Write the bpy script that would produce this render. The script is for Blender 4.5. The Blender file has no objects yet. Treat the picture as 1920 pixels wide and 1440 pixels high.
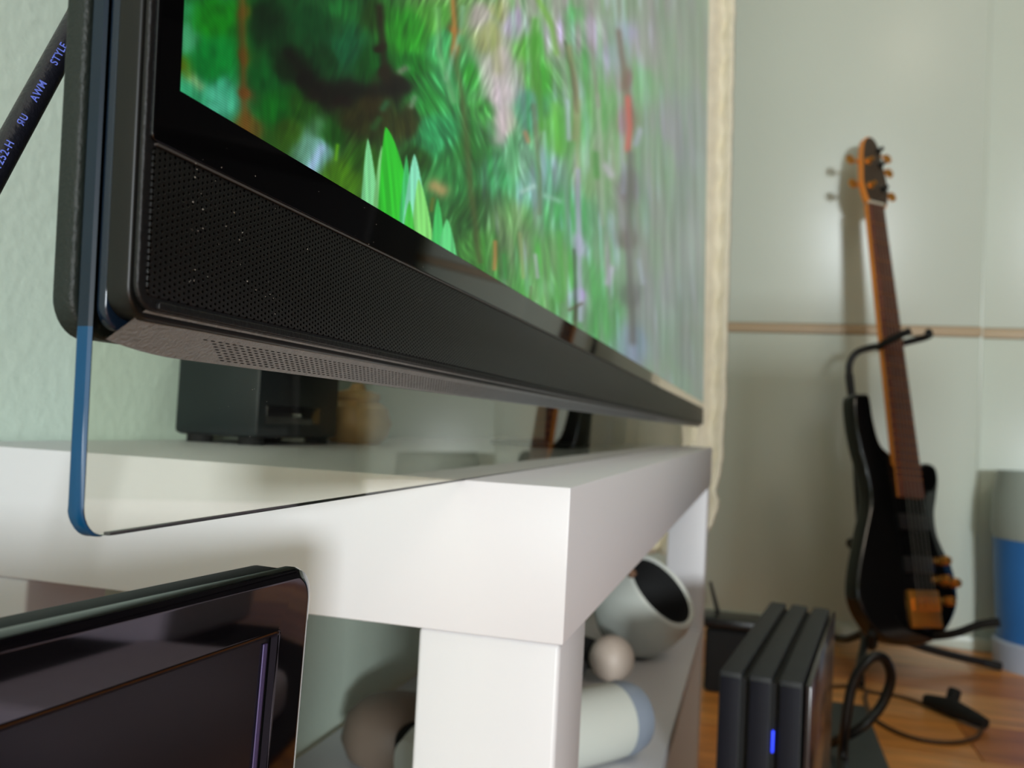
import bpy, bmesh, math, random
import numpy as np
from mathutils import Vector, Matrix

random.seed(7)
rng = np.random.default_rng(7)
sc = bpy.context.scene
COL = sc.collection

# ------------------------------------------------------------------ camera, world, lights
CAM_POS = Vector((-0.27404, -0.05647, 0.01989))
YAW, PITCH, ROLL, FPX = math.radians(15.84521), math.radians(2.48475), math.radians(3.00360), 1634.2
_f = Vector((math.cos(YAW) * math.cos(PITCH), math.sin(YAW) * math.cos(PITCH), math.sin(PITCH)))
_r = Vector((math.sin(YAW), -math.cos(YAW), 0))
_u = _r.cross(_f)
_r2 = math.cos(ROLL) * _r + math.sin(ROLL) * _u
_u2 = -math.sin(ROLL) * _r + math.cos(ROLL) * _u
cam_data = bpy.data.cameras.new('camera')
cam = bpy.data.objects.new('camera', cam_data)
COL.objects.link(cam)
cam.matrix_world = Matrix(((_r2.x, _u2.x, -_f.x, CAM_POS.x), (_r2.y, _u2.y, -_f.y, CAM_POS.y),
                           (_r2.z, _u2.z, -_f.z, CAM_POS.z), (0, 0, 0, 1)))
cam_data.sensor_width = 36
cam_data.lens = FPX / 1920 * 36
cam_data.clip_start = 0.01
cam_data.dof.use_dof = True
cam_data.dof.focus_distance = 0.175
cam_data.dof.aperture_fstop = 25.0
sc.camera = cam

world = bpy.data.worlds.new('sky')
sc.world = world
world.use_nodes = True
world.node_tree.nodes['Background'].inputs[0].default_value = (0.78, 0.88, 1.0, 1)
world.node_tree.nodes['Background'].inputs[1].default_value = 1.6


def area(name, loc, target, sx, sy, power, col):
    l = bpy.data.lights.new(name, 'AREA')
    l.shape = 'RECTANGLE'
    l.size, l.size_y, l.energy, l.color = sx, sy, power, col
    o = bpy.data.objects.new(name, l)
    COL.objects.link(o)
    o.location = loc
    o.rotation_euler = (Vector(target) - Vector(loc)).to_track_quat('-Z', 'Y').to_euler()
    return o


area('window_daylight', (-2.55, -1.15, 0.20), (0.5, -0.5, 0.1), 0.34, 0.24, 70, (0.90, 0.97, 1.0))
area('ceiling_lamp_light', (-0.6, -1.3, 1.9), (0.2, -0.9, -0.4), 0.45, 0.45, 6, (1.0, 0.84, 0.66))

sc.view_settings.view_transform = 'Standard'
sc.view_settings.look = 'None'
sc.view_settings.gamma = 1
sc.view_settings.use_curve_mapping = False
sc.view_settings.exposure = 0.0


# ------------------------------------------------------------------ helpers
def lin(c):
    c = np.asarray(c, float) / 255.0
    return np.where(c <= 0.04045, c / 12.92, ((c + 0.055) / 1.055) ** 2.4)


def mat(name, rgb, rough=0.5, metal=0.0, coat=0.0, spec=0.5, noise=0.0, scale=20.0, bump=0.0, bscale=None, stretch=None):
    m = bpy.data.materials.new(name)
    m.use_nodes = True
    nt = m.node_tree
    b = nt.nodes['Principled BSDF']
    c = list(lin(rgb)) + [1]
    b.inputs['Base Color'].default_value = c
    b.inputs['Roughness'].default_value = rough
    b.inputs['Metallic'].default_value = metal
    b.inputs['Coat Weight'].default_value = coat
    b.inputs['Coat Roughness'].default_value = 0.05
    b.inputs['Specular IOR Level'].default_value = spec
    if noise or bump:
        tc = nt.nodes.new('ShaderNodeTexCoord')
        mp = nt.nodes.new('ShaderNodeMapping')
        nt.links.new(tc.outputs['Object'], mp.inputs[0])
        if stretch:
            mp.inputs['Scale'].default_value = stretch
        n = nt.nodes.new('ShaderNodeTexNoise')
        n.inputs['Scale'].default_value = scale
        n.inputs['Detail'].default_value = 5
        nt.links.new(mp.outputs[0], n.inputs['Vector'])
        if noise:
            r = nt.nodes.new('ShaderNodeValToRGB')
            r.color_ramp.elements[0].position = 0.3
            r.color_ramp.elements[1].position = 0.7
            r.color_ramp.elements[0].color = [x * (1 - noise) for x in c[:3]] + [1]
            r.color_ramp.elements[1].color = [min(1, x * (1 + noise)) for x in c[:3]] + [1]
            nt.links.new(n.outputs['Fac'], r.inputs[0])
            nt.links.new(r.outputs[0], b.inputs['Base Color'])
        if bump:
            n2 = nt.nodes.new('ShaderNodeTexNoise')
            n2.inputs['Scale'].default_value = bscale or scale
            n2.inputs['Detail'].default_value = 4
            nt.links.new(mp.outputs[0], n2.inputs['Vector'])
            bp = nt.nodes.new('ShaderNodeBump')
            bp.inputs['Strength'].default_value = bump
            bp.inputs['Distance'].default_value = 0.002
            nt.links.new(n2.outputs['Fac'], bp.inputs['Height'])
            nt.links.new(bp.outputs[0], b.inputs['Normal'])
    return m


def empty(name, loc=(0, 0, 0), rot=(0, 0, 0), label=None, cat=None, group=None, kind=None):
    o = bpy.data.objects.new(name, None)
    o.empty_display_size = 0.05
    COL.objects.link(o)
    o.location = loc
    o.rotation_euler = rot
    tag(o, label, cat, group, kind)
    return o


def tag(o, label=None, cat=None, group=None, kind=None):
    if label: o['label'] = label
    if cat: o['category'] = cat
    if group: o['group'] = group
    if kind: o['kind'] = kind
    return o


def link(name, bm, m, parent=None, smooth=True, angle=35):
    me = bpy.data.meshes.new(name)
    bm.normal_update()
    bm.to_mesh(me)
    bm.free()
    for mm in (m if isinstance(m, (list, tuple)) else [m]):
        me.materials.append(mm)
    if smooth:
        me.shade_smooth()
        try:
            me.set_sharp_from_angle(angle=math.radians(angle))
        except Exception:
            pass
    o = bpy.data.objects.new(name, me)
    COL.objects.link(o)
    if parent is not None:
        o.parent = parent
    return o


def box_bm(lo, hi, bev=0.0, seg=2, bm=None, M=None):
    own = bm or bmesh.new()
    t = bmesh.new()
    bmesh.ops.create_cube(t, size=1)
    s = [hi[i] - lo[i] for i in range(3)]
    c = [(hi[i] + lo[i]) / 2 for i in range(3)]
    for v in t.verts:
        v.co = Vector((v.co.x * s[0] + c[0], v.co.y * s[1] + c[1], v.co.z * s[2] + c[2]))
    if bev:
        bmesh.ops.bevel(t, geom=t.edges[:], offset=bev, segments=seg, profile=0.5, affect='EDGES')
    if M is not None:
        t.transform(M)
    me = bpy.data.meshes.new('tmp')
    t.to_mesh(me)
    t.free()
    own.from_mesh(me)
    bpy.data.meshes.remove(me)
    return own


def box(name, lo, hi, m, parent=None, bev=0.0, seg=2):
    return link(name, box_bm(lo, hi, bev, seg), m, parent)


def tube_bm(pts, rad, n=12, bm=None, cap=True, smooth=True):
    bm = bm or bmesh.new()
    P = [Vector(p) for p in pts]
    if smooth and len(P) > 2:
        Q = []
        for i in range(len(P) - 1):
            p0, p1, p2, p3 = P[max(i - 1, 0)], P[i], P[i + 1], P[min(i + 2, len(P) - 1)]
            for k in range(6):
                t = k / 6
                Q.append(0.5 * ((2 * p1) + (p2 - p0) * t + (2 * p0 - 5 * p1 + 4 * p2 - p3) * t * t + (-p0 + 3 * p1 - 3 * p2 + p3) * t ** 3))
        Q.append(P[-1])
        R = []
        if isinstance(rad, (list, tuple)):
            for i in range(len(P) - 1):
                R += [rad[i] + (rad[i + 1] - rad[i]) * k / 6 for k in range(6)]
            R.append(rad[-1])
            rad = R
        P = Q
    if not isinstance(rad, (list, tuple)):
        rad = [rad] * len(P)
    rings = []
    up = None
    for i, p in enumerate(P):
        d = (P[min(i + 1, len(P) - 1)] - P[max(i - 1, 0)]).normalized()
        if up is None:
            up = Vector((0, 0, 1)) if abs(d.z) < 0.9 else Vector((1, 0, 0))
        x = up.cross(d).normalized()
        up = d.cross(x).normalized()
        rings.append([bm.verts.new(p + rad[i] * (math.cos(a) * x + math.sin(a) * up)) for a in [2 * math.pi * k / n for k in range(n)]])
    for a, b in zip(rings, rings[1:]):
        for k in range(n):
            bm.faces.new((a[k], a[(k + 1) % n], b[(k + 1) % n], b[k]))
    if cap:
        bm.faces.new(rings[0][::-1])
        bm.faces.new(rings[-1])
    return bm


def lathe_bm(prof, n=40, M=None, bm=None, close=False):
    bm = bm or bmesh.new()
    t = bmesh.new()
    rings = []
    for r, z in prof:
        if r < 1e-6:
            rings.append([t.verts.new((0, 0, z))])
        else:
            rings.append([t.verts.new((r * math.cos(2 * math.pi * k / n), r * math.sin(2 * math.pi * k / n), z)) for k in range(n)])
    for a, b in zip(rings, rings[1:]):
        for k in range(n):
            if len(a) == 1 and len(b) == 1:
                continue
            if len(a) == 1:
                t.faces.new((a[0], b[(k + 1) % n], b[k]))
            elif len(b) == 1:
                t.faces.new((a[k], a[(k + 1) % n], b[0]))
            else:
                t.faces.new((a[k], a[(k + 1) % n], b[(k + 1) % n], b[k]))
    bmesh.ops.recalc_face_normals(t, faces=t.faces[:])
    if M is not None:
        t.transform(M)
    me = bpy.data.meshes.new('tmp')
    t.to_mesh(me)
    t.free()
    bm.from_mesh(me)
    bpy.data.meshes.remove(me)
    return bm


def frame(origin, xaxis, yaxis, zaxis):
    M = Matrix.Identity(4)
    for i in range(3):
        M[i][0], M[i][1], M[i][2], M[i][3] = xaxis[i], yaxis[i], zaxis[i], origin[i]
    return M


def look(origin, z):
    z = Vector(z).normalized()
    x = Vector((0, 0, 1)).cross(z)
    x = x.normalized() if x.length > 1e-4 else Vector((1, 0, 0))
    return frame(Vector(origin), x, z.cross(x), z)


def prism_bm(outline, z0, z1, M=None, bev=0.0, bm=None):
    """outline in local x, y; extruded from z0 to z1"""
    t = bmesh.new()
    vs = [t.verts.new((x, y, z0)) for x, y in outline]
    f = t.faces.new(vs)
    r = bmesh.ops.extrude_face_region(t, geom=[f])
    for v in [g for g in r['geom'] if isinstance(g, bmesh.types.BMVert)]:
        v.co.z = z1
    bmesh.ops.recalc_face_normals(t, faces=t.faces[:])
    if bev:
        es = [e for e in t.edges if abs(e.verts[0].co.z - e.verts[1].co.z) < 1e-7]
        bmesh.ops.bevel(t, geom=es, offset=bev, segments=3, profile=0.5, affect='EDGES')
    if M is not None:
        t.transform(M)
    bm = bm or bmesh.new()
    me = bpy.data.meshes.new('tmp')
    t.to_mesh(me)
    t.free()
    bm.from_mesh(me)
    bpy.data.meshes.remove(me)
    return bm


def round_rect(x0, x1, y0, y1, r, n=8, corners=(1, 1, 1, 1)):
    pts = []
    for (cx, cy, a0), on in zip(((x0 + r, y0 + r, 180), (x1 - r, y0 + r, 270), (x1 - r, y1 - r, 0), (x0 + r, y1 - r, 90)), corners):
        if on:
            for k in range(n + 1):
                a = math.radians(a0 + 90 * k / n)
                pts.append((cx + r * math.cos(a), cy + r * math.sin(a)))
        else:
            pts.append((x0 if a0 in (180, 90) else x1, y0 if a0 in (180, 270) else y1))
    return pts


def smooth_closed(pts, k=4):
    out = []
    n = len(pts)
    for i in range(n):
        p0, p1, p2, p3 = [np.array(pts[(i + j - 1) % n]) for j in range(4)]
        for s in range(k):
            t = s / k
            out.append(tuple(0.5 * ((2 * p1) + (p2 - p0) * t + (2 * p0 - 5 * p1 + 4 * p2 - p3) * t * t + (-p0 + 3 * p1 - 3 * p2 + p3) * t ** 3)))
    return out


FLOOR = -0.45
WALL_Y = 0.264
FAR_X = 1.98
BACK_X, RIGHT_Y, CEIL = -2.6, -2.4, 2.0

# ------------------------------------------------------------------ materials
M_wall = mat('wall_paint', (226, 243, 226), 0.75, noise=0.03, scale=3, bump=0.25, bscale=160)
M_ceil = mat('ceiling_paint', (225, 225, 220), 0.8, noise=0.02, scale=3)
M_darkwall = mat('dark_brown_wall_paint', (58, 50, 48), 0.75, noise=0.04, scale=3)
M_white = mat('white_laminate', (210, 208, 210), 0.42, noise=0.012, scale=4)
M_edge = mat('white_edging', (234, 230, 228), 0.35, noise=0.01, scale=4)
M_door = mat('wardrobe_lacquer', (212, 220, 208), 0.30, coat=0.0, noise=0.02, scale=2)
M_rail = mat('rail_beige', (196, 172, 140), 0.45, noise=0.05, scale=5)
M_blk_gloss = mat('black_gloss', (9, 9, 10), 0.05, coat=1.0, noise=0.1, scale=30)
M_bezel = mat('bezel_glass', (6, 6, 7), 0.04, spec=0.6, noise=0.1, scale=30)
M_blk = mat('black_plastic', (11, 11, 12), 0.5, spec=0.35, noise=0.15, scale=60, bump=0.15, bscale=900)
M_blk_side = mat('black_satin_side', (10, 10, 8), 0.4, spec=0.3, noise=0.1, scale=60)
M_shell = mat('dark_green_grey_shell', (24, 31, 28), 0.5, spec=0.3, noise=0.08, scale=60, bump=0.2, bscale=1200)
M_lit_edge = mat('lit_glass_edge', (6, 62, 98), 0.3, spec=0.3, coat=0.0, noise=0.1, scale=40)  # brighter copy, stands for light guided down into the lip
M_dim_edge = mat('dim_glass_edge', (16, 30, 42), 0.3, spec=0.3, noise=0.1, scale=40)  # darker copy for the upper edge without the guided light
M_blue_side = mat('blue_black_side', (16, 28, 42), 0.22, metal=0.1, noise=0.05, scale=30)
M_under = mat('underside_metal', (122, 126, 126), 0.45, metal=0.15, noise=0.12, scale=400, bump=0.3, bscale=1500)
M_hole = mat('hole_black', (4, 4, 4), 0.9, noise=0.1)
M_cable = mat('black_cable_sheath', (20, 20, 28), 0.36, noise=0.1, scale=80, bump=0.2, bscale=700)
M_print = mat('lavender_print', (96, 112, 205), 0.6, noise=0.1, scale=300)
M_curtain = mat('cream_fabric', (240, 232, 208), 0.9, noise=0.06, scale=45, bump=0.9, bscale=260)
M_maple = mat('amber_maple', (240, 146, 56), 0.4, coat=0.3, noise=0.12, scale=12, stretch=(1, 1, 6))
M_rose = mat('rosewood', (112, 66, 52), 0.45, noise=0.18, scale=30)
M_gold = mat('gold_plating', (250, 176, 84), 0.42, metal=1.0, noise=0.05)
M_steel = mat('steel_string', (170, 165, 160), 0.3, metal=1.0, noise=0.05)
M_stand = mat('stand_black_enamel', (15, 15, 16), 0.32, noise=0.1, scale=40)
M_foam = mat('black_foam', (12, 12, 12), 0.8, noise=0.1, scale=60)
M_headwhite = mat('white_shell_plastic', (206, 210, 202), 0.35, noise=0.02, scale=8)
M_ball = mat('frosted_silicone_ball', (198, 182, 168), 0.5, noise=0.03, scale=8)
M_bluegrey = mat('blue_grey_rim', (136, 146, 160), 0.4, noise=0.05, scale=12)
M_console = mat('charcoal_matte', (38, 40, 41), 0.6, spec=0.35, noise=0.08, scale=60, bump=0.2, bscale=900)
M_console_front = mat('console_front', (12, 12, 22), 0.6, spec=0.2, noise=0.08, scale=60)
M_console_side = mat('console_gloss_side', (30, 17, 18), 0.18, noise=0.08, scale=20)  # reddish tint stands for the floor reflected in the black side
M_taupe = mat('taupe_plastic', (128, 112, 98), 0.55, noise=0.08, scale=8)
M_dkblue = mat('petrol_black', (17, 27, 29), 0.4, noise=0.12, scale=30)
M_brass = mat('warm_gold_pot', (205, 160, 96), 0.35, noise=0.15, scale=60)
M_bluebag = mat('blue_plastic', (52, 118, 190), 0.45, noise=0.12, scale=5)
M_greenbag = mat('green_plastic', (166, 176, 168), 0.5, noise=0.1, scale=5)
M_pale = mat('pale_lavender_plastic', (176, 186, 205), 0.5, noise=0.05, scale=5)
M_frame_white = mat('window_frame_paint', (235, 235, 232), 0.4, noise=0.01)
M_gap = mat('dark_gap', (8, 8, 8), 0.8, noise=0.1)


def emis(name, rgb, s):
    m = bpy.data.materials.new(name)
    m.use_nodes = True
    b = m.node_tree.nodes['Principled BSDF']
    b.inputs['Base Color'].default_value = (0.02, 0.02, 0.02, 1)
    b.inputs['Emission Color'].default_value = list(lin(rgb)) + [1]
    b.inputs['Emission Strength'].default_value = s
    return m


M_led = emis('blue_status_light', (30, 60, 255), 2.2)

# glass of the lip
M_glass = bpy.data.materials.new('clear_glass')
M_glass.use_nodes = True
nt = M_glass.node_tree
b = nt.nodes['Principled BSDF']
b.inputs['Base Color'].default_value = (0.965, 0.96, 0.86, 1)
b.inputs['Roughness'].default_value = 0.0
b.inputs['IOR'].default_value = 1.5
b.inputs['Transmission Weight'].default_value = 1.0


# wood planks: tone differs per plank, grain along the plank
def plank_mat(name, rgb):
    m = mat(name, rgb, 0.34, coat=0.15, noise=0.28, scale=7, stretch=(5, 0.8, 1), bump=0.1, bscale=30)
    return m


PLANKS = [plank_mat('oak_plank', c) for c in ((224, 148, 72), (212, 134, 62), (230, 160, 90), (198, 122, 58))]

# perforated grille: fine staggered holes, colour and relief only
M_grille = bpy.data.materials.new('perforated_grille')
M_grille.use_nodes = True
nt = M_grille.node_tree
N = nt.nodes
b = N['Principled BSDF']
b.inputs['Roughness'].default_value = 0.34
b.inputs['Specular IOR Level'].default_value = 0.55


def mnode(op, a, bb=None, clamp=False):
    n = N.new('ShaderNodeMath')
    n.operation = op
    n.use_clamp = clamp
    for i, v in enumerate((a, bb)):
        if v is None:
            continue
        if isinstance(v, (int, float)):
            n.inputs[i].default_value = v
        else:
            nt.links.new(v, n.inputs[i])
    return n.outputs[0]


tc = N.new('ShaderNodeTexCoord')
sx = N.new('ShaderNodeSeparateXYZ')
nt.links.new(tc.outputs['Object'], sx.inputs[0])
PX, PZ = 0.0023, 0.00098
ds = []
for off in (0.0, 0.5):
    u = mnode('SUBTRACT', mnode('FRACT', mnode('ADD', mnode('DIVIDE', sx.outputs['X'], PX), off)), 0.5)
    v = mnode('SUBTRACT', mnode('FRACT', mnode('ADD', mnode('DIVIDE', sx.outputs['Z'], PZ), off)), 0.5)
    u = mnode('MULTIPLY', u, PX / PZ * 0.8)
    ds.append(mnode('SQRT', mnode('ADD', mnode('MULTIPLY', u, u), mnode('MULTIPLY', v, v))))
d = mnode('MINIMUM', ds[0], ds[1])
mask = mnode('MULTIPLY', mnode('SUBTRACT', d, 0.24), 14.0, clamp=True)
mx = N.new('ShaderNodeMix')
mx.data_type = 'RGBA'
mx.inputs[6].default_value = (0.0008, 0.0008, 0.0008, 1)
mx.inputs[7].default_value = (0.0045, 0.0042, 0.0040, 1)
nt.links.new(mask, mx.inputs[0])
nt.links.new(mx.outputs[2], b.inputs['Base Color'])
nt.links.new(mnode('MULTIPLY', mask, 0.55), b.inputs['Specular IOR Level'])
bp = N.new('ShaderNodeBump')
bp.inputs['Strength'].default_value = 0.5
bp.inputs['Distance'].default_value = 0.0004
nt.links.new(mask, bp.inputs['Height'])
nt.links.new(bp.outputs[0], b.inputs['Normal'])

# ------------------------------------------------------------------ room shell
root = empty('floor', kind='structure')
base = box('underlay', (BACK_X - 0.1, RIGHT_Y - 0.1, FLOOR - 0.05), (FAR_X + 0.6, WALL_Y + 0.1, FLOOR - 0.012), M_gap, root)
tag(base, kind='structure')
pw = 0.19
meshes = {}
x = BACK_X
ri = 0
while x < FAR_X + 0.55:
    yy = RIGHT_Y - (ri * 0.37) % 1.0
    while yy < WALL_Y:
        y0, y1 = max(yy, RIGHT_Y), min(yy + 1.2, WALL_Y)
        if y1 - y0 > 0.02:
            key = (round(y1 - y0, 3), random.randrange(4))
            if key not in meshes:
                o = box('plank', (0, 0, -0.012), (pw - 0.0015, y1 - y0 - 0.0015, 0), PLANKS[key[1]], root, bev=0.001, seg=1)
                meshes[key] = o.data
            else:
                o = bpy.data.objects.new('plank', meshes[key])
                COL.objects.link(o)
                o.parent = root
            o.location = (x, y0, FLOOR)
        yy += 1.2
    x += pw
    ri += 1

w = box('wall_left', (BACK_X - 0.1, WALL_Y, FLOOR - 0.05), (FAR_X + 0.6, WALL_Y + 0.12, CEIL), M_wall)
tag(w, kind='structure')
w = box('wall_right', (BACK_X - 0.1, RIGHT_Y - 0.12, FLOOR - 0.05), (FAR_X + 0.6, RIGHT_Y, CEIL), M_darkwall)
tag(w, kind='structure')
w = box('wall_front', (FAR_X + 0.5, RIGHT_Y, FLOOR - 0.05), (FAR_X + 0.6, WALL_Y, CEIL), M_wall)
tag(w, kind='structure')
w = box('ceiling', (BACK_X - 0.1, RIGHT_Y - 0.1, CEIL), (FAR_X + 0.6, WALL_Y + 0.1, CEIL + 0.08), M_ceil)
tag(w, kind='structure')
# back wall with the window opening the daylight comes through
wy0, wy1, wz0, wz1 = -1.95, -0.35, 0.05, 1.5
bm = bmesh.new()
for lo, hi in (((BACK_X - 0.12, RIGHT_Y, FLOOR), (BACK_X, wy0, CEIL)), ((BACK_X - 0.12, wy1, FLOOR), (BACK_X, WALL_Y, CEIL)),
               ((BACK_X - 0.12, wy0, FLOOR), (BACK_X, wy1, wz0)), ((BACK_X - 0.12, wy0, wz1), (BACK_X, wy1, CEIL))):
    box_bm(lo, hi, bm=bm)
tag(link('wall_back', bm, M_wall), kind='structure')
win = empty('window_1', (BACK_X - 0.05, (wy0 + wy1) / 2, wz0), kind='structure')
hw, hh = (wy1 - wy0) / 2, wz1 - wz0
for lo, hi in (((-0.03, -hw, 0), (0.03, -hw + 0.06, hh)), ((-0.03, hw - 0.06, 0), (0.03, hw, hh)), ((-0.03, -hw, 0), (0.03, hw, 0.06)),
               ((-0.03, -hw, hh - 0.06), (0.03, hw, hh)), ((-0.03, -0.03, 0), (0.03, 0.03, hh))):
    box('frame_bar', lo, hi, M_frame_white, win, bev=0.004)
box('sill', (-0.02, -hw - 0.05, -0.03), (0.16, hw + 0.05, 0), M_frame_white, win, bev=0.006)
for nm, lo, hi in (('baseboard_left', (BACK_X, WALL_Y - 0.012, FLOOR), (FAR_X, WALL_Y, FLOOR + 0.06)),
                   ('baseboard_right', (BACK_X, RIGHT_Y, FLOOR), (FAR_X, RIGHT_Y + 0.012, FLOOR + 0.06))):
    tag(box(nm, lo, hi, M_frame_white, None, bev=0.003), kind='structure')

# ------------------------------------------------------------------ sliding wardrobe across the far end
wr = empty('sliding_wardrobe', (FAR_X, -1.0, FLOOR), label='wide grey-green lacquered sliding wardrobe with beige mid rail behind the bass', cat='wardrobe')
joints = [RIGHT_Y + 0.004, -1.45, -0.555, WALL_Y - 0.004]
zr = 0.278 - FLOOR
for k in range(3):
    y0, y1 = joints[k] + 1.0, joints[k + 1] + 1.0
    dx = 0.0 if k != 1 else 0.022
    door = empty('sliding_door', (0, 0, 0))
    door.parent = wr
    dx2 = dx
    box('panel', (dx2, y0 + 0.004, 0.03), (dx2 + 0.02, y1 - 0.004, zr - 0.003), M_door, door, bev=0.002)
    box('panel', (dx2, y0 + 0.004, zr + 0.022), (dx2 + 0.02, y1 - 0.004, CEIL - FLOOR - 0.03), M_door, door, bev=0.002)
    box('mid_rail', (dx2 - 0.003, y0 + 0.002, zr - 0.002), (dx2 + 0.022, y1 - 0.002, zr + 0.021), M_rail, door, bev=0.002)
    for ye in (y0, y1 - 0.006):
        box('stile', (dx2 - 0.002, ye, 0.03), (dx2 + 0.022, ye + 0.006, CEIL - FLOOR - 0.03), M_door, door, bev=0.001)
box('bottom_track', (-0.004, joints[0] + 1, 0), (0.06, joints[3] + 1, 0.03), M_door, wr, bev=0.002)
box('top_track', (-0.004, joints[0] + 1, CEIL - FLOOR - 0.03), (0.06, joints[3] + 1, CEIL - FLOOR - 0.002), M_door, wr, bev=0.002)
box('carcass', (0.06, joints[0] + 1, 0.0), (0.48, joints[3] + 1, CEIL - FLOOR - 0.002), M_door, wr)

# made-up furniture out of view, added to shape reflections and block light
bc = empty('added_bookcase', (1.80, -1.55, FLOOR), label='unseen tall dark case with mauve lower front, added to shape the screen reflections', cat='added_bookcase')
M_dark = mat('dark_brown_veneer', (24, 19, 18), 0.55, noise=0.15, scale=12, stretch=(1, 1, 0.2))
M_mauve = mat('mauve_grey_fabric', (222, 204, 224), 0.9, noise=0.05, scale=60, bump=0.4, bscale=500)
for y0 in (-0.60, 0.57):
    box('side_panel', (-0.16, y0, 0.0), (0.16, y0 + 0.03, 2.2), M_dark, bc, bev=0.002)
box('back_panel', (0.14, -0.57, 0.0), (0.155, 0.57, 2.2), M_dark, bc)
box('lower_front', (-0.165, -0.60, 0.0), (-0.150, 0.60, 0.30), M_mauve, bc, bev=0.002)
for k in range(6):
    box('shelf', (-0.148, -0.57, 0.04 + k * 0.42), (0.14, 0.57, 0.065 + k * 0.42), M_dark, bc, bev=0.001)
added_rug = box('added_rug', (-0.02, -2.2, FLOOR + 0.0005), (1.15, -0.52, FLOOR + 0.012), mat('black_wool', (17, 15, 16), 0.95, noise=0.2, scale=200, bump=0.5, bscale=400), None, bev=0.004)  # added out of view, black to keep reflections and bounce dark
tag(added_rug, 'unseen black wool mat, added to darken reflections and floor bounce', 'added_rug')
pf = empty('added_pouf', (0.97, -0.92, FLOOR + 0.012), label='unseen mauve grey upholstered seat, added as a pale patch for the monitor to reflect', cat='added_pouf')  # added out of view as a pale patch for the bezel to mirror
box('cushion', (-0.12, -0.11, 0.03), (0.12, 0.11, 0.26), M_mauve, pf, bev=0.02, seg=4)
box('plinth', (-0.10, -0.09, 0.0), (0.10, 0.09, 0.03), M_dark, pf, bev=0.004)

fc = box('added_cushion', (-0.17, -0.12, 0.0), (0.17, 0.12, 0.06), M_mauve, None, bev=0.02, seg=4)  # added out of view so the display mirrors something mauve
fc.location = (0.66, -0.70, FLOOR + 0.0125)
tag(fc, 'unseen flat mauve cushion, added to tint the reflection in the monitor', 'cushion')

cb = empty('added_shade_cabinet', (-0.20, -0.62, FLOOR), label='unseen low black cabinet, added to cast shade on the wardrobe', cat='cabinet')  # added light blocker, its shadow darkens the lower wardrobe
box('body', (-0.15, -0.105, 0.05), (0.15, 0.105, 0.68), M_dark, cb, bev=0.004)
box('door', (0.1505, -0.1, 0.055), (0.162, 0.1, 0.675), M_dark, cb, bev=0.002)
box('plinth', (-0.14, -0.095, 0.0), (0.14, 0.095, 0.05), M_dark, cb, bev=0.002)

# ------------------------------------------------------------------ TV bench
LX, LY, LW = 0.9146, 0.26, 0.0495
bench = empty('tv_bench', (LX / 2, LY / 2, FLOOR), label='white laminate television bench with thick square legs and a lower shelf', cat='bench')


def bl(lo, hi):  # world box to bench local
    c = (LX / 2, LY / 2, FLOOR)
    return tuple(lo[i] - c[i] for i in range(3)), tuple(hi[i] - c[i] for i in range(3))


lo, hi = bl((0, 0, -0.05), (LX, LY, 0))
box('tabletop', lo, hi, M_white, bench, bev=0.0007)
for x0 in (0.0012, LX - 0.0448):
    for y0 in (0.0012, LY - LW):
        lo, hi = bl((x0, y0, FLOOR), (x0 + 0.0436, y0 + LW - 0.0012, -0.05))
        box('leg', lo, hi, M_white, bench, bev=0.0016, seg=3)
lo, hi = bl((0.012, 0.003, -0.248), (LX - 0.012, LY - 0.004, -0.232))
box('shelf', lo, hi, M_white, bench, bev=0.001)

# ------------------------------------------------------------------ television (leans back slightly on its glass foot)
XL, XR = -0.1700, 1.185
LEAN = 0.0282
tv = empty('television', (XL, 0.0357, 0.0), (-LEAN, 0, 0), label='large black television leaning on a clear glass lip, showing a pine forest', cat='television')
TW, TH = XR - XL, 0.82
MZ = frame((0, 0, 0), (1, 0, 0), (0, 0, 1), (0, -1, 0))  # local xy -> XZ, extrude z -> -Y


def yprism(name, outline, y0, y1, m, parent, bev=0.0):
    """outline in (x, z), from y0 to y1"""
    return link(name, prism_bm(outline, -y1, -y0, MZ, bev), m, parent)


glass = yprism('glass_lip', round_rect(0.0004, TW, 0.0, 0.031, 0.0045, corners=(1, 1, 0, 0)), 0.0000, 0.0026, M_glass, tv)
# tinted polished end of the glass, guided light painted brighter on the lip, running up between front body and back shell
edge_pts = []
bm = bmesh.new()
path = [(0.0047, -0.00005)]
for k in range(9):
    a = math.radians(180 + 90 - 90 * k / 8)
    path.append((0.0045 + 0.0046 * math.cos(a), 0.0045 + 0.0046 * math.sin(a)))
path += [(-0.0001, 0.02), (-0.0001, 0.0305), (-0.0001, 0.06), (-0.0001, 0.3), (-0.0001, TH)]
ys = [(-0.00005, 0.0003), (0.0004, -0.0001), (0.0022, -0.0001), (0.00265, 0.0003)]
rows = []
for (px, pz) in path:
    rows.append([bm.verts.new((px + (dx if pz > 0.004 else dx * 0.5), y, pz + (dx * 0.7 if pz < 0.004 else 0))) for y, dx in ys])
for a, c in zip(rows, rows[1:]):
    for k in range(3):
        f_ = bm.faces.new((a[k], a[k + 1], c[k + 1], c[k]))
        f_.material_index = 1 if c[0].co.z > 0.035 else 0
o = link('glass_edge', bm, [M_lit_edge, M_dim_edge], tv)
tag(o, 'blue-tinted polished glass edge')

box('glass_bottom_edge', (0.006, 0.0001, -0.0002), (TW, 0.0025, 0.0003), mat('dark_green_edge', (34, 40, 36), 0.3, noise=0.1), tv)
yprism('back_shell', round_rect(-0.0008, TW - 0.001, 0.0290, TH, 0.006), 0.0028, 0.0068, M_shell, tv, bev=0.0008)
yprism('rear_housing', round_rect(0.14, TW - 0.14, 0.05, TH - 0.05, 0.03), 0.0068, 0.045, M_shell, tv, bev=0.006)
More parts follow.
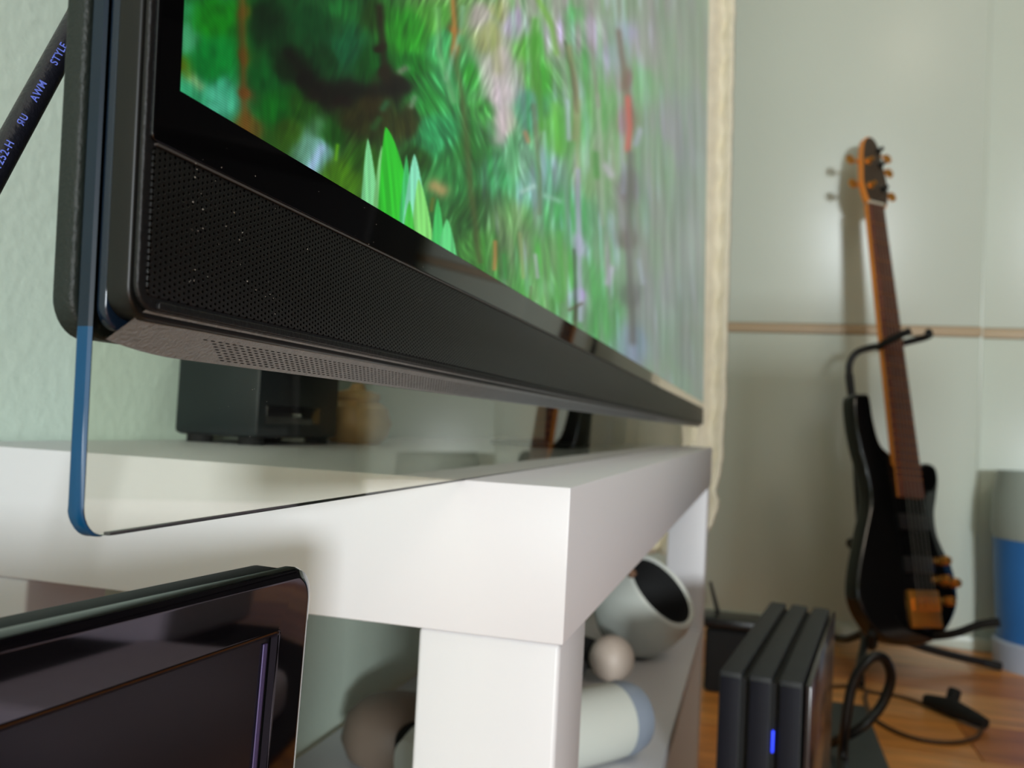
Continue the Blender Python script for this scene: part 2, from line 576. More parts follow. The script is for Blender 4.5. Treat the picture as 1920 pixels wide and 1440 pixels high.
# front body: side bands
yprism('blue_side_band', round_rect(0.0006, TW, 0.0302, TH, 0.0035), -0.0019, -0.00005, M_blue_side, tv, bev=0.0004)
yprism('side_body', round_rect(0.0000, TW, 0.0318, TH, 0.0045), -0.0062, -0.0019, M_blk_side, tv, bev=0.0006)
yprism('front_rim', round_rect(0.0004, TW, 0.0331, TH, 0.004), -0.0073, -0.0062, M_blk, tv, bev=0.0004)
FY = -0.0073
# chin
yprism('grille_panel', round_rect(0.0020, TW - 0.002, 0.0352, 0.0572, 0.0012), FY - 0.0003, FY + 0.0002, M_grille, tv, bev=0.00004)
yprism('bottom_trim', round_rect(0.0045, TW - 0.002, 0.0334, 0.0346, 0.0004), FY - 0.0006, FY + 0.0003, M_blk, tv, bev=0.0002)
yprism('grille_trim', round_rect(0.0024, TW - 0.002, 0.0573, 0.0577, 0.0002), FY - 0.0006, FY + 0.0003, mat('grey_trim', (62, 58, 56), 0.4, noise=0.05), tv)
yprism('screen_bezel', round_rect(0.0014, TW - 0.001, 0.0579, TH - 0.002, 0.001), FY - 0.0005, FY + 0.0002, M_bezel, tv, bev=0.00015)

# sloping underside with elongated speaker slots
bm = bmesh.new()
def under(xx, s):
    """s: 0 at the front lip, 1 at the glass"""
    rise = 0.0021 * max(0.0, 1 - xx / 0.020) ** 2
    return Vector((xx, FY + 0.0006 + s * (0.0002 - FY - 0.0008), 0.0332 + s * (0.0274 + rise - 0.0332)))
xs = [0.003, 0.005, 0.008, 0.011, 0.014, 0.017, 0.020] + list(np.linspace(0.03, TW - 0.002, 30))
rows = [[bm.verts.new(under(xx, s)) for s in (0, 0.1, 0.22, 0.5, 0.8, 0.95, 1.0)] for xx in xs]
for a, c in zip(rows, rows[1:]):
    for k in range(6):
        bm.faces.new((a[k], c[k], c[k + 1], a[k + 1]))
link('underside_panel', bm, M_under, tv)
bm = bmesh.new()
for i in range(330):
    for j in range(8):
        xx = 0.0215 + i * 0.0021 + (j % 2) * 0.00105
        s = 0.42 + j * 0.066
        if xx < 0.0215 + j * 0.0012:
            continue
        c = under(xx, s)
        up = (under(xx, s + 0.1) - under(xx, s)).normalized()
        nrm = Vector((1, 0, 0)).cross(up).normalized()
        if nrm.z > 0:
            nrm = -nrm
        ring = []
        for q in range(8):
            a = 2 * math.pi * q / 8
            ring.append(bm.verts.new(c + nrm * 0.00004 + Vector((1, 0, 0)) * 0.00070 * math.cos(a) + up * 0.00013 * math.sin(a)))
        try:
            bm.faces.new(ring)
        except Exception:
            pass
o = link('speaker_slots', bm, M_hole, tv, smooth=False)
tag(o, 'rows of small black speaker slots', kind='stuff')

# ---- the picture on the screen
def value_noise(x, y, seed):
    r = np.random.default_rng(seed)
    T = r.random((256, 256))
    xi, yi = np.floor(x).astype(int), np.floor(y).astype(int)
    fx, fy = x - xi, y - yi
    fx, fy = fx * fx * (3 - 2 * fx), fy * fy * (3 - 2 * fy)
    a, b_, c, d_ = T[xi & 255, yi & 255], T[(xi + 1) & 255, yi & 255], T[xi & 255, (yi + 1) & 255], T[(xi + 1) & 255, (yi + 1) & 255]
    return (a * (1 - fx) + b_ * fx) * (1 - fy) + (c * (1 - fx) + d_ * fx) * fy


ANCH = [  # picture-space x, y, colour, reach
    (340, 20, (35, 130, 70), 45), (400, 30, (15, 115, 20), 60), (345, 75, (60, 150, 100), 35), (330, 120, (70, 95, 10), 22), (400, 110, (5, 115, 40), 55),
    (340, 165, (50, 160, 110), 28), (420, 185, (50, 150, 110), 40), (455, 30, (60, 75, 15), 18), (455, 110, (70, 65, 15), 16), (460, 175, (95, 60, 25), 20),
    (465, 240, (85, 75, 25), 22), (500, 40, (10, 35, 15), 45), (540, 130, (12, 30, 12), 35), (500, 150, (8, 75, 25), 35), (520, 200, (10, 85, 20), 40),
    (590, 40, (10, 60, 25), 45), (640, 20, (25, 100, 40), 35), (650, 90, (15, 80, 45), 40), (610, 110, (10, 50, 20), 30), (570, 150, (12, 12, 8), 22),
    (600, 170, (18, 14, 10), 26), (650, 165, (16, 20, 12), 26), (640, 185, (22, 12, 10), 20), (700, 120, (8, 75, 20), 35), (700, 30, (25, 60, 15), 25),
    (712, 90, (25, 20, 8), 14), (722, 140, (30, 25, 12), 20), (740, 160, (22, 18, 10), 22), (560, 205, (25, 70, 15), 35), (540, 250, (40, 75, 15), 30), (590, 285, (110, 165, 160), 26),
    (620, 250, (20, 70, 15), 30), (660, 230, (35, 35, 12), 30), (700, 200, (40, 35, 12), 30), (640, 330, (60, 110, 15), 30), (680, 300, (35, 80, 15), 20), (760, 230, (45, 50, 18), 28),
    (760, 60, (35, 135, 30), 45), (810, 30, (70, 150, 50), 35), (770, 120, (20, 110, 30), 30), (830, 90, (60, 165, 90), 30), (850, 150, (50, 150, 80), 35), (800, 190, (35, 130, 50), 35),
    (820, 250, (40, 140, 80), 40), (855, 330, (40, 120, 55), 45), (780, 300, (30, 70, 20), 25), (850, 60, (150, 110, 45), 12), (852, 100, (170, 110, 50), 10), (880, 150, (40, 140, 40), 22),
    (900, 30, (165, 160, 150), 22), (915, 70, (160, 165, 110), 22), (935, 20, (150, 160, 100), 20), (965, 40, (190, 185, 205), 20), (930, 130, (185, 180, 175), 30), (940, 180, (205, 190, 195), 26),
    (948, 225, (200, 185, 180), 18), (905, 210, (60, 150, 60), 25), (890, 280, (35, 110, 40), 35), (880, 400, (35, 90, 35), 40), (900, 470, (60, 130, 50), 35), (930, 330, (60, 150, 90), 35),
    (990, 90, (90, 170, 60), 22), (1010, 140, (80, 165, 60), 25), (990, 200, (80, 160, 120), 30), (975, 300, (110, 170, 130), 35), (1010, 350, (120, 175, 155), 35), (960, 420, (110, 150, 95), 35),
    (1040, 250, (95, 180, 80), 28), (1040, 60, (185, 190, 195), 22), (1075, 30, (110, 180, 110), 20), (1085, 130, (120, 185, 120), 26), (1060, 400, (100, 170, 120), 35), (1030, 500, (95, 170, 85), 35),
    (1110, 60, (185, 185, 185), 22), (1120, 200, (120, 180, 110), 25), (1110, 330, (140, 175, 125), 28), (1085, 460, (165, 175, 190), 10), (1085, 560, (175, 170, 205), 10), (1110, 520, (110, 180, 115), 25),
    (1150, 100, (175, 180, 190), 24), (1175, 60, (165, 165, 175), 20), (1178, 150, (140, 115, 100), 12), (1175, 230, (150, 125, 115), 14), (1205, 150, (140, 185, 135), 25), (1150, 300, (150, 175, 135), 25),
    (1180, 350, (130, 125, 125), 16), (1180, 450, (120, 115, 105), 16), (1182, 550, (110, 120, 110), 14), (1150, 500, (150, 175, 150), 22), (1190, 640, (150, 165, 185), 18), (1130, 590, (110, 170, 115), 24),
    (1230, 100, (165, 170, 155), 35), (1230, 300, (150, 172, 145), 35), (1230, 450, (150, 165, 145), 35), (1290, 50, (160, 165, 150), 40), (1280, 250, (160, 162, 160), 40), (1300, 450, (160, 162, 158), 40),
    (1240, 600, (158, 168, 160), 35), (1300, 650, (158, 160, 155), 40), (1270, 560, (150, 155, 150), 30), (1260, 710, (160, 170, 155), 30), (400, -60, (20, 110, 40), 90), (620, -70, (20, 70, 30), 110),
    (850, -60, (90, 140, 70), 90), (1050, -80, (150, 170, 140), 110), (1250, -100, (160, 165, 150), 120)]
STRK = [  # soft strokes: points, half width start-end, colour, strength
    ([(712, 15), (716, 80), (728, 165)], 7, (30, 22, 12), 0.8), ([(540, 100), (575, 150), (610, 175), (700, 172), (760, 165)], 13, (14, 12, 9), 0.75),
    ([(452, 0), (455, 120), (462, 270)], 9, (95, 62, 22), 0.7), ([(856, 0), (852, 90), (868, 200), (880, 330), (893, 450), (900, 490)], 7, (75, 80, 40), 0.65),
    ([(850, 0), (851, 90)], 5, (185, 120, 55), 0.7), ([(940, 100), (942, 160), (945, 215), (938, 262)], 13, (212, 196, 200), 0.75),
    ([(925, 60), (935, 130)], 12, (150, 155, 95), 0.5), ([(1003, 40), (1000, 110), (1010, 180), (1018, 240)], 7, (60, 150, 30), 0.7), ([(1010, 0), (1035, 50), (1044, 100)], 6, (120, 185, 60), 0.7),
    ([(1060, 80), (1075, 150), (1082, 210)], 4, (70, 90, 50), 0.7), ([(1068, 90), (1080, 170), (1076, 260)], 6, (175, 140, 105), 0.5), ([(1086, 190), (1082, 280), (1086, 340)], 5, (175, 170, 120), 0.5),
    ([(1064, 190), (1066, 260)], 5, (185, 195, 215), 0.7), ([(1084, 320), (1085, 440), (1087, 600)], 5, (190, 185, 215), 0.8), ([(1076, 470), (1079, 540), (1078, 600)], 3, (40, 60, 45), 0.6),
    ([(1068, 582), (1090, 570)], 3, (90, 85, 60), 0.7), ([(1080, 575), (1078, 612)], 3, (70, 60, 40), 0.7), ([(1160, 60), (1165, 100), (1175, 160), (1180, 210)], 6, (130, 100, 85), 0.7),
    ([(1178, 185), (1181, 240), (1177, 280)], 6, (222, 100, 92), 0.95), ([(1192, 270), (1200, 245)], 6, (195, 190, 215), 0.8), ([(1172, 310), (1170, 360)], 5, (180, 185, 205), 0.6),
    ([(1182, 290), (1180, 420), (1183, 560), (1186, 640)], 8, (112, 108, 104), 0.75), ([(1135, 312), (1145, 328)], 8, (205, 195, 205), 0.85), ([(1148, 505), (1140, 530)], 7, (205, 195, 215), 0.85),
    ([(1198, 490), (1206, 530)], 5, (190, 190, 210), 0.6), ([(1120, 180), (1128, 300), (1130, 420)], 5, (175, 180, 165), 0.6), ([(1108, 0), (1112, 120), (1122, 200)], 4, (150, 130, 130), 0.5),
    ([(1040, 200), (1046, 280)], 9, (110, 195, 60), 0.6), ([(1117, 290), (1119, 330)], 6, (70, 165, 60), 0.7), ([(1050, 440), (1052, 560)], 8, (90, 190, 75), 0.6),
    ([(985, 250), (990, 265)], 5, (195, 150, 110), 0.8), ([(928, 455), (927, 505)], 4, (185, 130, 70), 0.85), ([(944, 480), (948, 520)], 5, (50, 150, 60), 0.6),
    ([(980, 360), (1000, 350)], 5, (190, 225, 215), 0.7), ([(1022, 368), (1050, 378)], 5, (165, 215, 190), 0.6), ([(1000, 200), (1012, 320), (1012, 400)], 5, (105, 105, 75), 0.5),
    ([(1003, 480), (1008, 520)], 4, (195, 190, 205), 0.7), ([(995, 540), (990, 590)], 3, (110, 90, 70), 0.5), ([(975, 440), (980, 520)], 4, (165, 165, 110), 0.5),
    ([(868, 15), (862, 60), (838, 150)], 5, (150, 205, 170), 0.5), ([(820, 20), (822, 90), (850, 190)], 7, (130, 190, 130), 0.5), ([(760, 130), (752, 135)], 7, (110, 120, 100), 0.8),
    ([(776, 185), (770, 200)], 6, (110, 140, 110), 0.7), ([(700, 240), (710, 225)], 7, (40, 90, 40), 0.7), ([(725, 195), (718, 205)], 7, (40, 100, 60), 0.7),
    ([(600, 280), (585, 310), (580, 330)], 9, (165, 195, 235), 0.85), ([(596, 235), (570, 290)], 16, (90, 145, 110), 0.5), ([(632, 275), (628, 300)], 4, (90, 160, 20), 0.8),
    ([(360, 150), (375, 165)], 9, (150, 180, 120), 0.6), ([(395, 175), (425, 200), (400, 205)], 16, (80, 185, 150), 0.65), ([(345, 130), (350, 140)], 12, (90, 100, 10), 0.6),
    ([(815, 350), (828, 358)], 13, (165, 150, 95), 0.95), ([(812, 375), (810, 395)], 4, (110, 115, 40), 0.7)]
LEAVES = [  # leaf: base left, base right, tip, colour
    ((672, 430), (716, 430), (689, 258), (120, 205, 140)), ((692, 450), (742, 440), (716, 272), (120, 195, 120)), ((704, 440), (786, 450), (722, 238), (45, 188, 45)),
    ((745, 440), (778, 450), (762, 288), (60, 185, 100)), ((750, 450), (806, 460), (777, 288), (130, 218, 180)), ((768, 460), (816, 475), (784, 335), (125, 212, 110)),
    ((750, 460), (782, 470), (768, 375), (60, 185, 60)), ((806, 470), (838, 490), (820, 370), (60, 180, 90)), ((818, 480), (858, 495), (838, 410), (90, 200, 120))]


def picture(px, py):
    wob = 10 * (value_noise(px / 26, py / 60, 3) - 0.5) * np.clip((1330 - px) / 500, 0.25, 1)
    x_, y_ = px + wob, py + 22 * (value_noise(px / 22 + 40, py / 40, 4) - 0.5)
    num = np.zeros(px.shape + (3,))
    den = np.zeros(px.shape)
    for ax, ay, c, s in ANCH:
        d2 = ((x_ - ax) / s) ** 2 + ((y_ - ay) / (s * (1.25 if ax > 860 else 1.0))) ** 2
        wgt = 1.0 / (0.04 + d2) ** 2.2
        num += wgt[..., None] * np.array(c, float)
        den += wgt
    col = num / den[..., None]
    # streaks: needles and reeds, their lean drifting over the picture
    lean = (value_noise(px / 55.0 + 7, py / 80.0, 41) - 0.5) * 1.5
    acc, wsum = np.zeros(px.shape), np.zeros(px.shape)
    for i_, th in enumerate((-0.6, -0.35, -0.12, 0.12, 0.35, 0.6)):
        wt = np.exp(-((lean - th) / 0.16) ** 2) + 1e-6
        q_ = px - th * py
        n_ = 0.6 * value_noise(q_ / 7.5, py / 52.0, 50 + i_) + 0.4 * value_noise(q_ / 3.6, py / 30.0, 60 + i_)
        acc += wt * n_
        wsum += wt
    st_ = acc / wsum - 0.5
    s1 = value_noise((px - 0.05 * py) / 6.0, py / 75.0, 11)
    s4 = value_noise(px / 3.2, py / 150.0, 14)
    green = np.clip((1200 - px) / 300, 0, 1) * np.clip((px - 400) / 350, 0.22, 1)
    k = 1 + green * 0.85 * st_ + 0.10 * (s1 - 0.5)
    k += np.clip((px - 950) / 300, 0, 1) * 0.20 * (s4 - 0.5)
    k += 0.25 * (value_noise(px / 16.0, py / 20.0, 70) - 0.5) * np.clip((900 - px) / 300, 0, 1)
    col = col * k[..., None]
    tint = value_noise((px - 0.06 * py) / 10.0, py / 80.0, 21)[..., None] - 0.5
    g2 = np.clip((px - 870) / 130, 0, 1)[..., None] * np.clip((1330 - px) / 250, 0.2, 1)[..., None]
    pale = np.clip(value_noise((px - 0.05 * py) / 8.0, py / 60.0, 22) - 0.58, 0, 1)[..., None]
    col = col + g2 * tint * np.array([-50, 22, -45]) + g2 * pale * np.array([120, 95, 190])
    pale2 = np.clip(st_ - 0.10, 0, 1)[..., None] * np.clip((px - 740) / 120, 0, 1)[..., None] * np.clip((1180 - px) / 150, 0, 1)[..., None]
    col = col + pale2 * np.array([120, 115, 135])
    for pts, wd, c, st in STRK:
        best = np.full(px.shape, 1e9)
        for (ax, ay), (bx, by) in zip(pts, pts[1:]):
            vx, vy = bx - ax, by - ay
            t = np.clip(((x_ * 0.4 + px * 0.6 - ax) * vx + (py - ay) * vy) / (vx * vx + vy * vy), 0, 1)
            best = np.minimum(best, np.hypot(x_ * 0.4 + px * 0.6 - ax - t * vx, py - ay - t * vy))
        a = st * np.exp(-(best / wd) ** 2 * 0.9)
        col = col * (1 - a[..., None]) + a[..., None] * np.array(c, float) * (0.88 + 0.24 * s1[..., None])
    for (bl_, br_, tp, c) in LEAVES:
        t = np.clip((py - tp[1]) / (bl_[1] - tp[1]), 0, 1.6)
        prof = np.clip(t, 0, 1.6) ** 0.62
        xl = tp[0] + (bl_[0] - tp[0]) * prof
        xr = tp[0] + (br_[0] - tp[0]) * prof
        a = np.clip((px - xl) / 3.5, 0, 1) * np.clip((xr - px) / 3.5, 0, 1) * (py > tp[1])
        rib = 0.8 + 0.35 * value_noise((px - (xl + xr) / 2) / 5.0 + 9, py / 120.0, 31)
        col = col * (1 - a[..., None]) + a[..., None] * np.array(c, float) * rib[..., None]
    col = col * (1 - np.clip((px - 850) / 480, 0, 1)[..., None] * np.array([0.27, 0.20, 0.22]))
    return np.clip(col, 3, 250)


SX0, SZ0 = -0.1630 - XL, 0.0672
cx_ = CAM_POS.x - XL
pxs = np.concatenate([np.arange(300, 1335, 2.6), [1338]])
depth_near, depth_far = (XL + SX0) - CAM_POS.x, (XR - 0.012) - CAM_POS.x
inv = np.linspace(1 / depth_near, 1 / depth_far, 420)
xg = 1 / inv + CAM_POS.x - XL
zg = 0.0478 * np.exp(np.linspace(0, math.log(0.785 / 0.0478), 620)) + (SZ0 - 0.0478)
X, Z = np.meshgrid(xg, zg, indexing='ij')
Yl = FY - 0.00058
Wx, Wy, Wz = X + XL, 0.0357 + Yl + LEAN * Z, Z + 0 * X
D = np.stack([Wx - CAM_POS.x, Wy - CAM_POS.y, Wz - CAM_POS.z], -1)
qx, qy, qz = D @ np.array(_r2), D @ np.array(_u2), D @ np.array(_f)
PXX, PYY = 960 + FPX * qx / qz, 720 - FPX * qy / qz
PYc = np.where(PYY < -150, -150 - 150 * (1 - np.exp((PYY + 150) / 900)), PYY)
cols = lin(picture(PXX, PYc))
nx, nz = X.shape
verts = np.stack([X, np.full_like(X, Yl), Z], -1).reshape(-1, 3)
idx = np.arange(nx * nz).reshape(nx, nz)
faces = np.stack([idx[:-1, :-1], idx[1:, :-1], idx[1:, 1:], idx[:-1, 1:]], -1).reshape(-1, 4)
me = bpy.data.meshes.new('screen')
me.from_pydata(verts.tolist(), [], faces.tolist())
ca = me.color_attributes.new('picture', 'FLOAT_COLOR', 'POINT')
ca.data.foreach_set('color', np.concatenate([cols.reshape(-1, 3), np.ones((nx * nz, 1))], 1).astype(np.float32).ravel())
M_screen = bpy.data.materials.new('lit_screen')
M_screen.use_nodes = True
nt = M_screen.node_tree
N = nt.nodes
b = N['Principled BSDF']
b.inputs['Base Color'].default_value = (0.006, 0.006, 0.006, 1)
b.inputs['Roughness'].default_value = 0.3
b.inputs['Specular IOR Level'].default_value = 0.05
at = N.new('ShaderNodeAttribute')
at.attribute_name = 'picture'
tc = N.new('ShaderNodeTexCoord')
sx = N.new('ShaderNodeSeparateXYZ')
nt.links.new(tc.outputs['Object'], sx.inputs[0])
lp = mnode('SINE', mnode('MULTIPLY', sx.outputs['Z'], 2 * math.pi / 0.00042))
lq = mnode('SINE', mnode('MULTIPLY', sx.outputs['X'], 2 * math.pi / 0.00042))
fac = mnode('ADD', mnode('MULTIPLY', mnode('ADD', lp, mnode('MULTIPLY', lq, 0.5)), 0.16), 0.92)
mu = N.new('ShaderNodeVectorMath')
mu.operation = 'SCALE'
nt.links.new(at.outputs['Color'], mu.inputs[0])
nt.links.new(fac, mu.inputs['Scale'])
nt.links.new(mu.outputs[0], b.inputs['Emission Color'])
b.inputs['Emission Strength'].default_value = 1.0
me.materials.append(M_screen)
me.shade_smooth()
o = bpy.data.objects.new('screen', me)
COL.objects.link(o)
o.parent = tv
tag(o, 'lit screen with green pine branches and grey trunks')

bm = bmesh.new()
for _ in range(100):
    dx_ = SX0 + 0.004 + (random.random() ** 2.2) * 0.30
    dz_ = random.uniform(0.036, 0.066)
    r_ = random.uniform(0.00004, 0.00012)
    a_ = random.random() * 3
    y_ = FY - 0.0007
    bm.faces.new([bm.verts.new((dx_ + r_ * math.cos(a_ + q) * (1 + (k_ % 2)), y_, dz_ + r_ * math.sin(a_ + q))) for k_, q in enumerate((0, 1.57, 3.14, 4.71))])
for _ in range(60):
    dx_ = 0.03 + random.random() * 0.16
    dz_ = random.uniform(0.004, 0.025)
    r_ = random.uniform(0.00004, 0.0001)
    bm.faces.new([bm.verts.new((dx_ + r_ * math.cos(q), -0.00006, dz_ + r_ * math.sin(q))) for q in (0, 1.57, 3.14, 4.71)])
o = link('dust', bm, mat('dust_grey', (170, 165, 155), 0.9, noise=0.1), tv, smooth=False)
tag(o, kind='stuff')

# TV feet hidden at the back of the bench, dark plates on the tabletop
foot = box('stand_plate', (0.58, 0.055, 0.0008), (0.80, 0.12, 0.0045), M_blk_side, tv, bev=0.001)
foot.rotation_euler = (LEAN, 0, 0)
foot2 = box('stand_neck', (0.64, 0.03, 0.003), (0.73, 0.09, 0.12), M_blk_side, tv, bev=0.004)
foot2.rotation_euler = (LEAN, 0, 0)

# ------------------------------------------------------------------ cable at upper left
c0, c1 = Vector((-0.1287, 0.1, 0.0688)), Vector((-0.1117, 0.1, 0.1055))
cd = (c1 - c0).normalized()
cab = empty('power_cable', c0, label='thick black printed cable running up behind the television', cat='cable')
pts = [Vector((0, 0, 0)) - cd * 0.25 + Vector((0, 0.02, 0)), -cd * 0.12 + Vector((0, 0.004, 0)), -cd * 0.04, Vector((0, 0, 0)), cd * 0.02, cd * 0.045, cd * 0.09, cd * 0.2 + Vector((0.0, 0.02, 0))]
link('sheath', tube_bm(pts, 0.0028, 20), M_cable, cab)


def px_to_plane(x, y, yplane):
    dd = _r2 * ((x - 960) / FPX) - _u2 * ((y - 720) / FPX) + _f
    t = (yplane - CAM_POS.y) / dd.y
    return CAM_POS + dd * t


view = (CAM_POS - c0 - cd * 0.02).normalized()
tn = (view - view.dot(cd) * cd).normalized()
ty = tn.cross(cd)
for txt, along, size in (('STYLE', 0.0304, 0.0022), ('AWM', 0.0190, 0.0022), ('\u042fU', 0.0106, 0.0020), ('21252-H', 0.0002, 0.0022)):
    cu = bpy.data.curves.new('printed_text', 'FONT')
    cu.body = txt
    cu.size = size
    cu.align_x = 'CENTER'
    cu.align_y = 'CENTER'
    cu.space_character = 1.12
    cu.extrude = 0.00002
    cu.offset = 0.00003
    cu.materials.append(M_print)
    tmp = bpy.data.objects.new('tmp_text', cu)
    COL.objects.link(tmp)
    bpy.context.view_layer.update()
    tme = bpy.data.meshes.new_from_object(tmp.evaluated_get(bpy.context.evaluated_depsgraph_get()))
    bpy.data.objects.remove(tmp)
    o = bpy.data.objects.new('printed_text', tme)
    COL.objects.link(o)
    o.parent = cab
    o.matrix_local = frame(cd * along + tn * 0.00284 + ty * 0.0, cd, ty, tn)

# ------------------------------------------------------------------ boxes and small things behind the glass lip, on the bench
sb = empty('set_top_box', (0.180, 0.225, 0.0), label='dark petrol set-top box standing behind the glass lip', cat='box')
Mr = Matrix.Rotation(math.radians(4), 4, 'Z')
sb.rotation_euler = (0, 0, 0)
box('case', (-0.045, -0.025, 0.004), (0.047, 0.027, 0.056), M_dkblue, sb, bev=0.003)
box('front_window', (-0.038, -0.0262, 0.012), (0.02, -0.0245, 0.022), M_blk_gloss, sb, bev=0.0004)
for sx_, sy_ in ((-1, -1), (1, -1), (-1, 1), (1, 1)):
    link('foot', lathe_bm([(0, 0), (0.007, 0), (0.007, 0.004), (0, 0.004)], 16, Matrix.Translation((sx_ * 0.036, sy_ * 0.016, 0.0))), M_foam, sb)
pot = empty('gold_jar', (0.262, 0.205, 0.0), label='small round gold jar with lid beyond the set-top box', cat='jar')
link('body', lathe_bm([(0, 0), (0.016, 0), (0.022, 0.006), (0.024, 0.014), (0.021, 0.024), (0.015, 0.028), (0.015, 0.030), (0, 0.030)], 32), M_brass, pot)
link('lid', lathe_bm([(0, 0.030), (0.016, 0.030), (0.015, 0.034), (0.006, 0.036), (0.004, 0.040), (0, 0.041)], 32), M_brass, pot)

# ------------------------------------------------------------------ near monitor at lower left
d1 = Vector((0.99920997, -0.03390039, -0.0207414))
d2 = Vector((0.02013454, -0.01814556, 0.9996326))
nn = d1.cross(d2).normalized()
A = Vector((-0.1038, 0.0333, -0.0127))
MS = 0.8
mon = empty('monitor', A - (d2 * 0.36 + d1 * 0.26) * MS, label='glossy black flat monitor in front of the bench end, below the television', cat='monitor')
MR = frame((0, 0, 0), d1, d2, nn)          # local x right, y up, z towards the viewer
mon.matrix_world = frame(A - (d2 * 0.36 + d1 * 0.26) * MS, d1, d2, nn) @ Matrix.Scale(MS, 4)
MW, MH = 0.52, 0.36
foot_z = (FLOOR - (A - d2 * 0.36 * MS).z) / MS
x0, x1 = 0.26 - MW, 0.26


def mlink(name, bm, m):
    return link(name, bm, m, mon)


# bezel ring
bm = bmesh.new()
outer = round_rect(x0, x1, 0, MH, 0.0085, 10)
inner = round_rect(x0 + 0.0165, x1 - 0.0165, 0.018, MH - 0.0162, 0.0006, 10)
mid_ = round_rect(x0 + 0.0022, x1 - 0.0022, 0.0022, MH - 0.0022, 0.0068, 10)
inn2 = round_rect(x0 + 0.0155, x1 - 0.0155, 0.017, MH - 0.0152, 0.0010, 10)
loops = []
for L_, z_ in ((outer, -0.004), (outer, -0.0022), (round_rect(x0 + 0.0006, x1 - 0.0006, 0.0006, MH - 0.0006, 0.0080, 10), -0.0007), (mid_, 0.0), (round_rect(x0 + 0.0030, x1 - 0.0030, 0.0030, MH - 0.0030, 0.0062, 10), 0.0), (round_rect(x0 + 0.0145, x1 - 0.0145, 0.016, MH - 0.0142, 0.0014, 10), 0.0), (inn2, -0.0002), (inner, -0.0014)):
    loops.append([bm.verts.new((px, py, z_)) for px, py in L_])
for a, c in zip(loops, loops[1:]):
    n_ = len(a)
    for k in range(n_):
        f_ = bm.faces.new((a[k], a[(k + 1) % n_], c[(k + 1) % n_], c[k]))
        f_.material_index = 1 if c is loops[-1] else 0
bmesh.ops.recalc_face_normals(bm, faces=bm.faces[:])
M_monbez = mat('purple_black_gloss', (10, 8, 11), 0.035, coat=0.6, spec=0.65, noise=0.1, scale=20)
o = mlink('bezel', bm, [M_monbez, mat('matte_recess', (20, 16, 24), 0.7, spec=0.1, noise=0.1)])
wn = o.modifiers.new('weighted', 'WEIGHTED_NORMAL')
wn.keep_sharp = True
wn.weight = 100
# display recessed
M_display = mat('dark_display', (20, 18, 22), 0.20, spec=0.5, noise=0.06, scale=14)
bm = prism_bm(round_rect(x0 + 0.0166, x1 - 0.0166, 0.0181, MH - 0.0163, 0.0005), -0.004, -0.0018)
mlink('display', bm, M_display)
bm = box_bm((x1 - 0.0196, 0.02, -0.0018), (x1 - 0.0178, MH - 0.0174, -0.0012), 0.0003)
o = mlink('display_trim', bm, mat('violet_grey_trim', (78, 66, 104), 0.25, metal=0.4, noise=0.05))
# rear case, rounded on top
bm = bmesh.new()
t = prism_bm(round_rect(x0 + 0.0008, x1 - 0.0008, 0.0008, MH - 0.0008, 0.0082, 10), -0.0145, -0.0046, bev=0.0014, bm=bm)
mlink('rear_case', bm, mat('dark_grey_gloss', (10, 9, 12), 0.5, spec=0.12, noise=0.1, scale=30))
mlink('stand_neck', box_bm((-0.03, foot_z + 0.01, -0.022), (0.03, 0.05, -0.010), 0.003), M_blk_gloss)
bm = box_bm((-0.12, foot_z + 0.003, -0.08), (0.12, foot_z + 0.014, 0.07), 0.004)
mlink('stand_foot', bm, M_blk_gloss)

# ------------------------------------------------------------------ things on the shelf
SH = -0.232
hs = empty('vr_headset', (0.70, 0.075, SH), label='white virtual-reality headset with black inner padding on the bench shelf', cat='headset')
ax_ = Vector((-0.30, -0.66, 0.69)).normalized()
op = Vector((0.70, 0.0379, -0.1574)) - Vector((0.70, 0.075, SH))
MO = look(op + Vector((0, 0.001, 0.001)), ax_) @ Matrix.Scale(1.12, 4)
S = Matrix.Diagonal((1, 1, 1, 1))
link('shell', lathe_bm([(0.0365, 0.001), (0.0395, 0.0035), (0.0425, 0.001), (0.0460, -0.012), (0.0470, -0.030), (0.0440, -0.048), (0.036, -0.060), (0.030, -0.064)], 56, MO), M_headwhite, hs)
link('padding', lathe_bm([(0.0372, 0.0006), (0.0350, -0.010), (0.030, -0.034), (0.018, -0.046), (0, -0.050)], 48, MO), M_foam, hs)
link('visor', lathe_bm([(0.030, -0.056), (0.037, -0.055), (0.036, -0.060), (0.026, -0.068), (0, -0.069)], 48, MO), M_foam, hs)
dz = MO @ Vector((0.010, -0.0462, -0.022))
side = (Vector((-1.0, 0.25, -0.1))).normalized()
link('button', lathe_bm([(0.008, -0.004), (0.0085, 0.001), (0.006, 0.0022), (0, 0.0018)], 24, look(MO @ Vector((0, 0, -0.030)) + Vector((-0.0435, 0.018, -0.004)), side)), M_headwhite, hs)
link('strap_clip', tube_bm([MO @ Vector((-0.034, 0.02, 0.004)), MO @ Vector((-0.042, 0.03, 0.006)), MO @ Vector((-0.05, 0.034, -0.002))], 0.005, 12), mat('brown_clip', (120, 88, 66), 0.5, noise=0.1), hs)

mc = empty('motion_controller', (0.60, 0.074, SH), label='motion controller with a pale frosted ball, in front of the white headset', cat='controller')
link('ball', lathe_bm([(0.0225 * math.sin(math.pi * k / 16), -0.0225 * math.cos(math.pi * k / 16)) for k in range(17)], 32, Matrix.Translation((0, 0, 0.0228))), M_ball, mc)
link('handle', tube_bm([(0.012, 0.016, 0.020), (0.05, 0.06, 0.018), (0.10, 0.115, 0.017)], [0.015, 0.016, 0.014], 18), M_foam, mc)

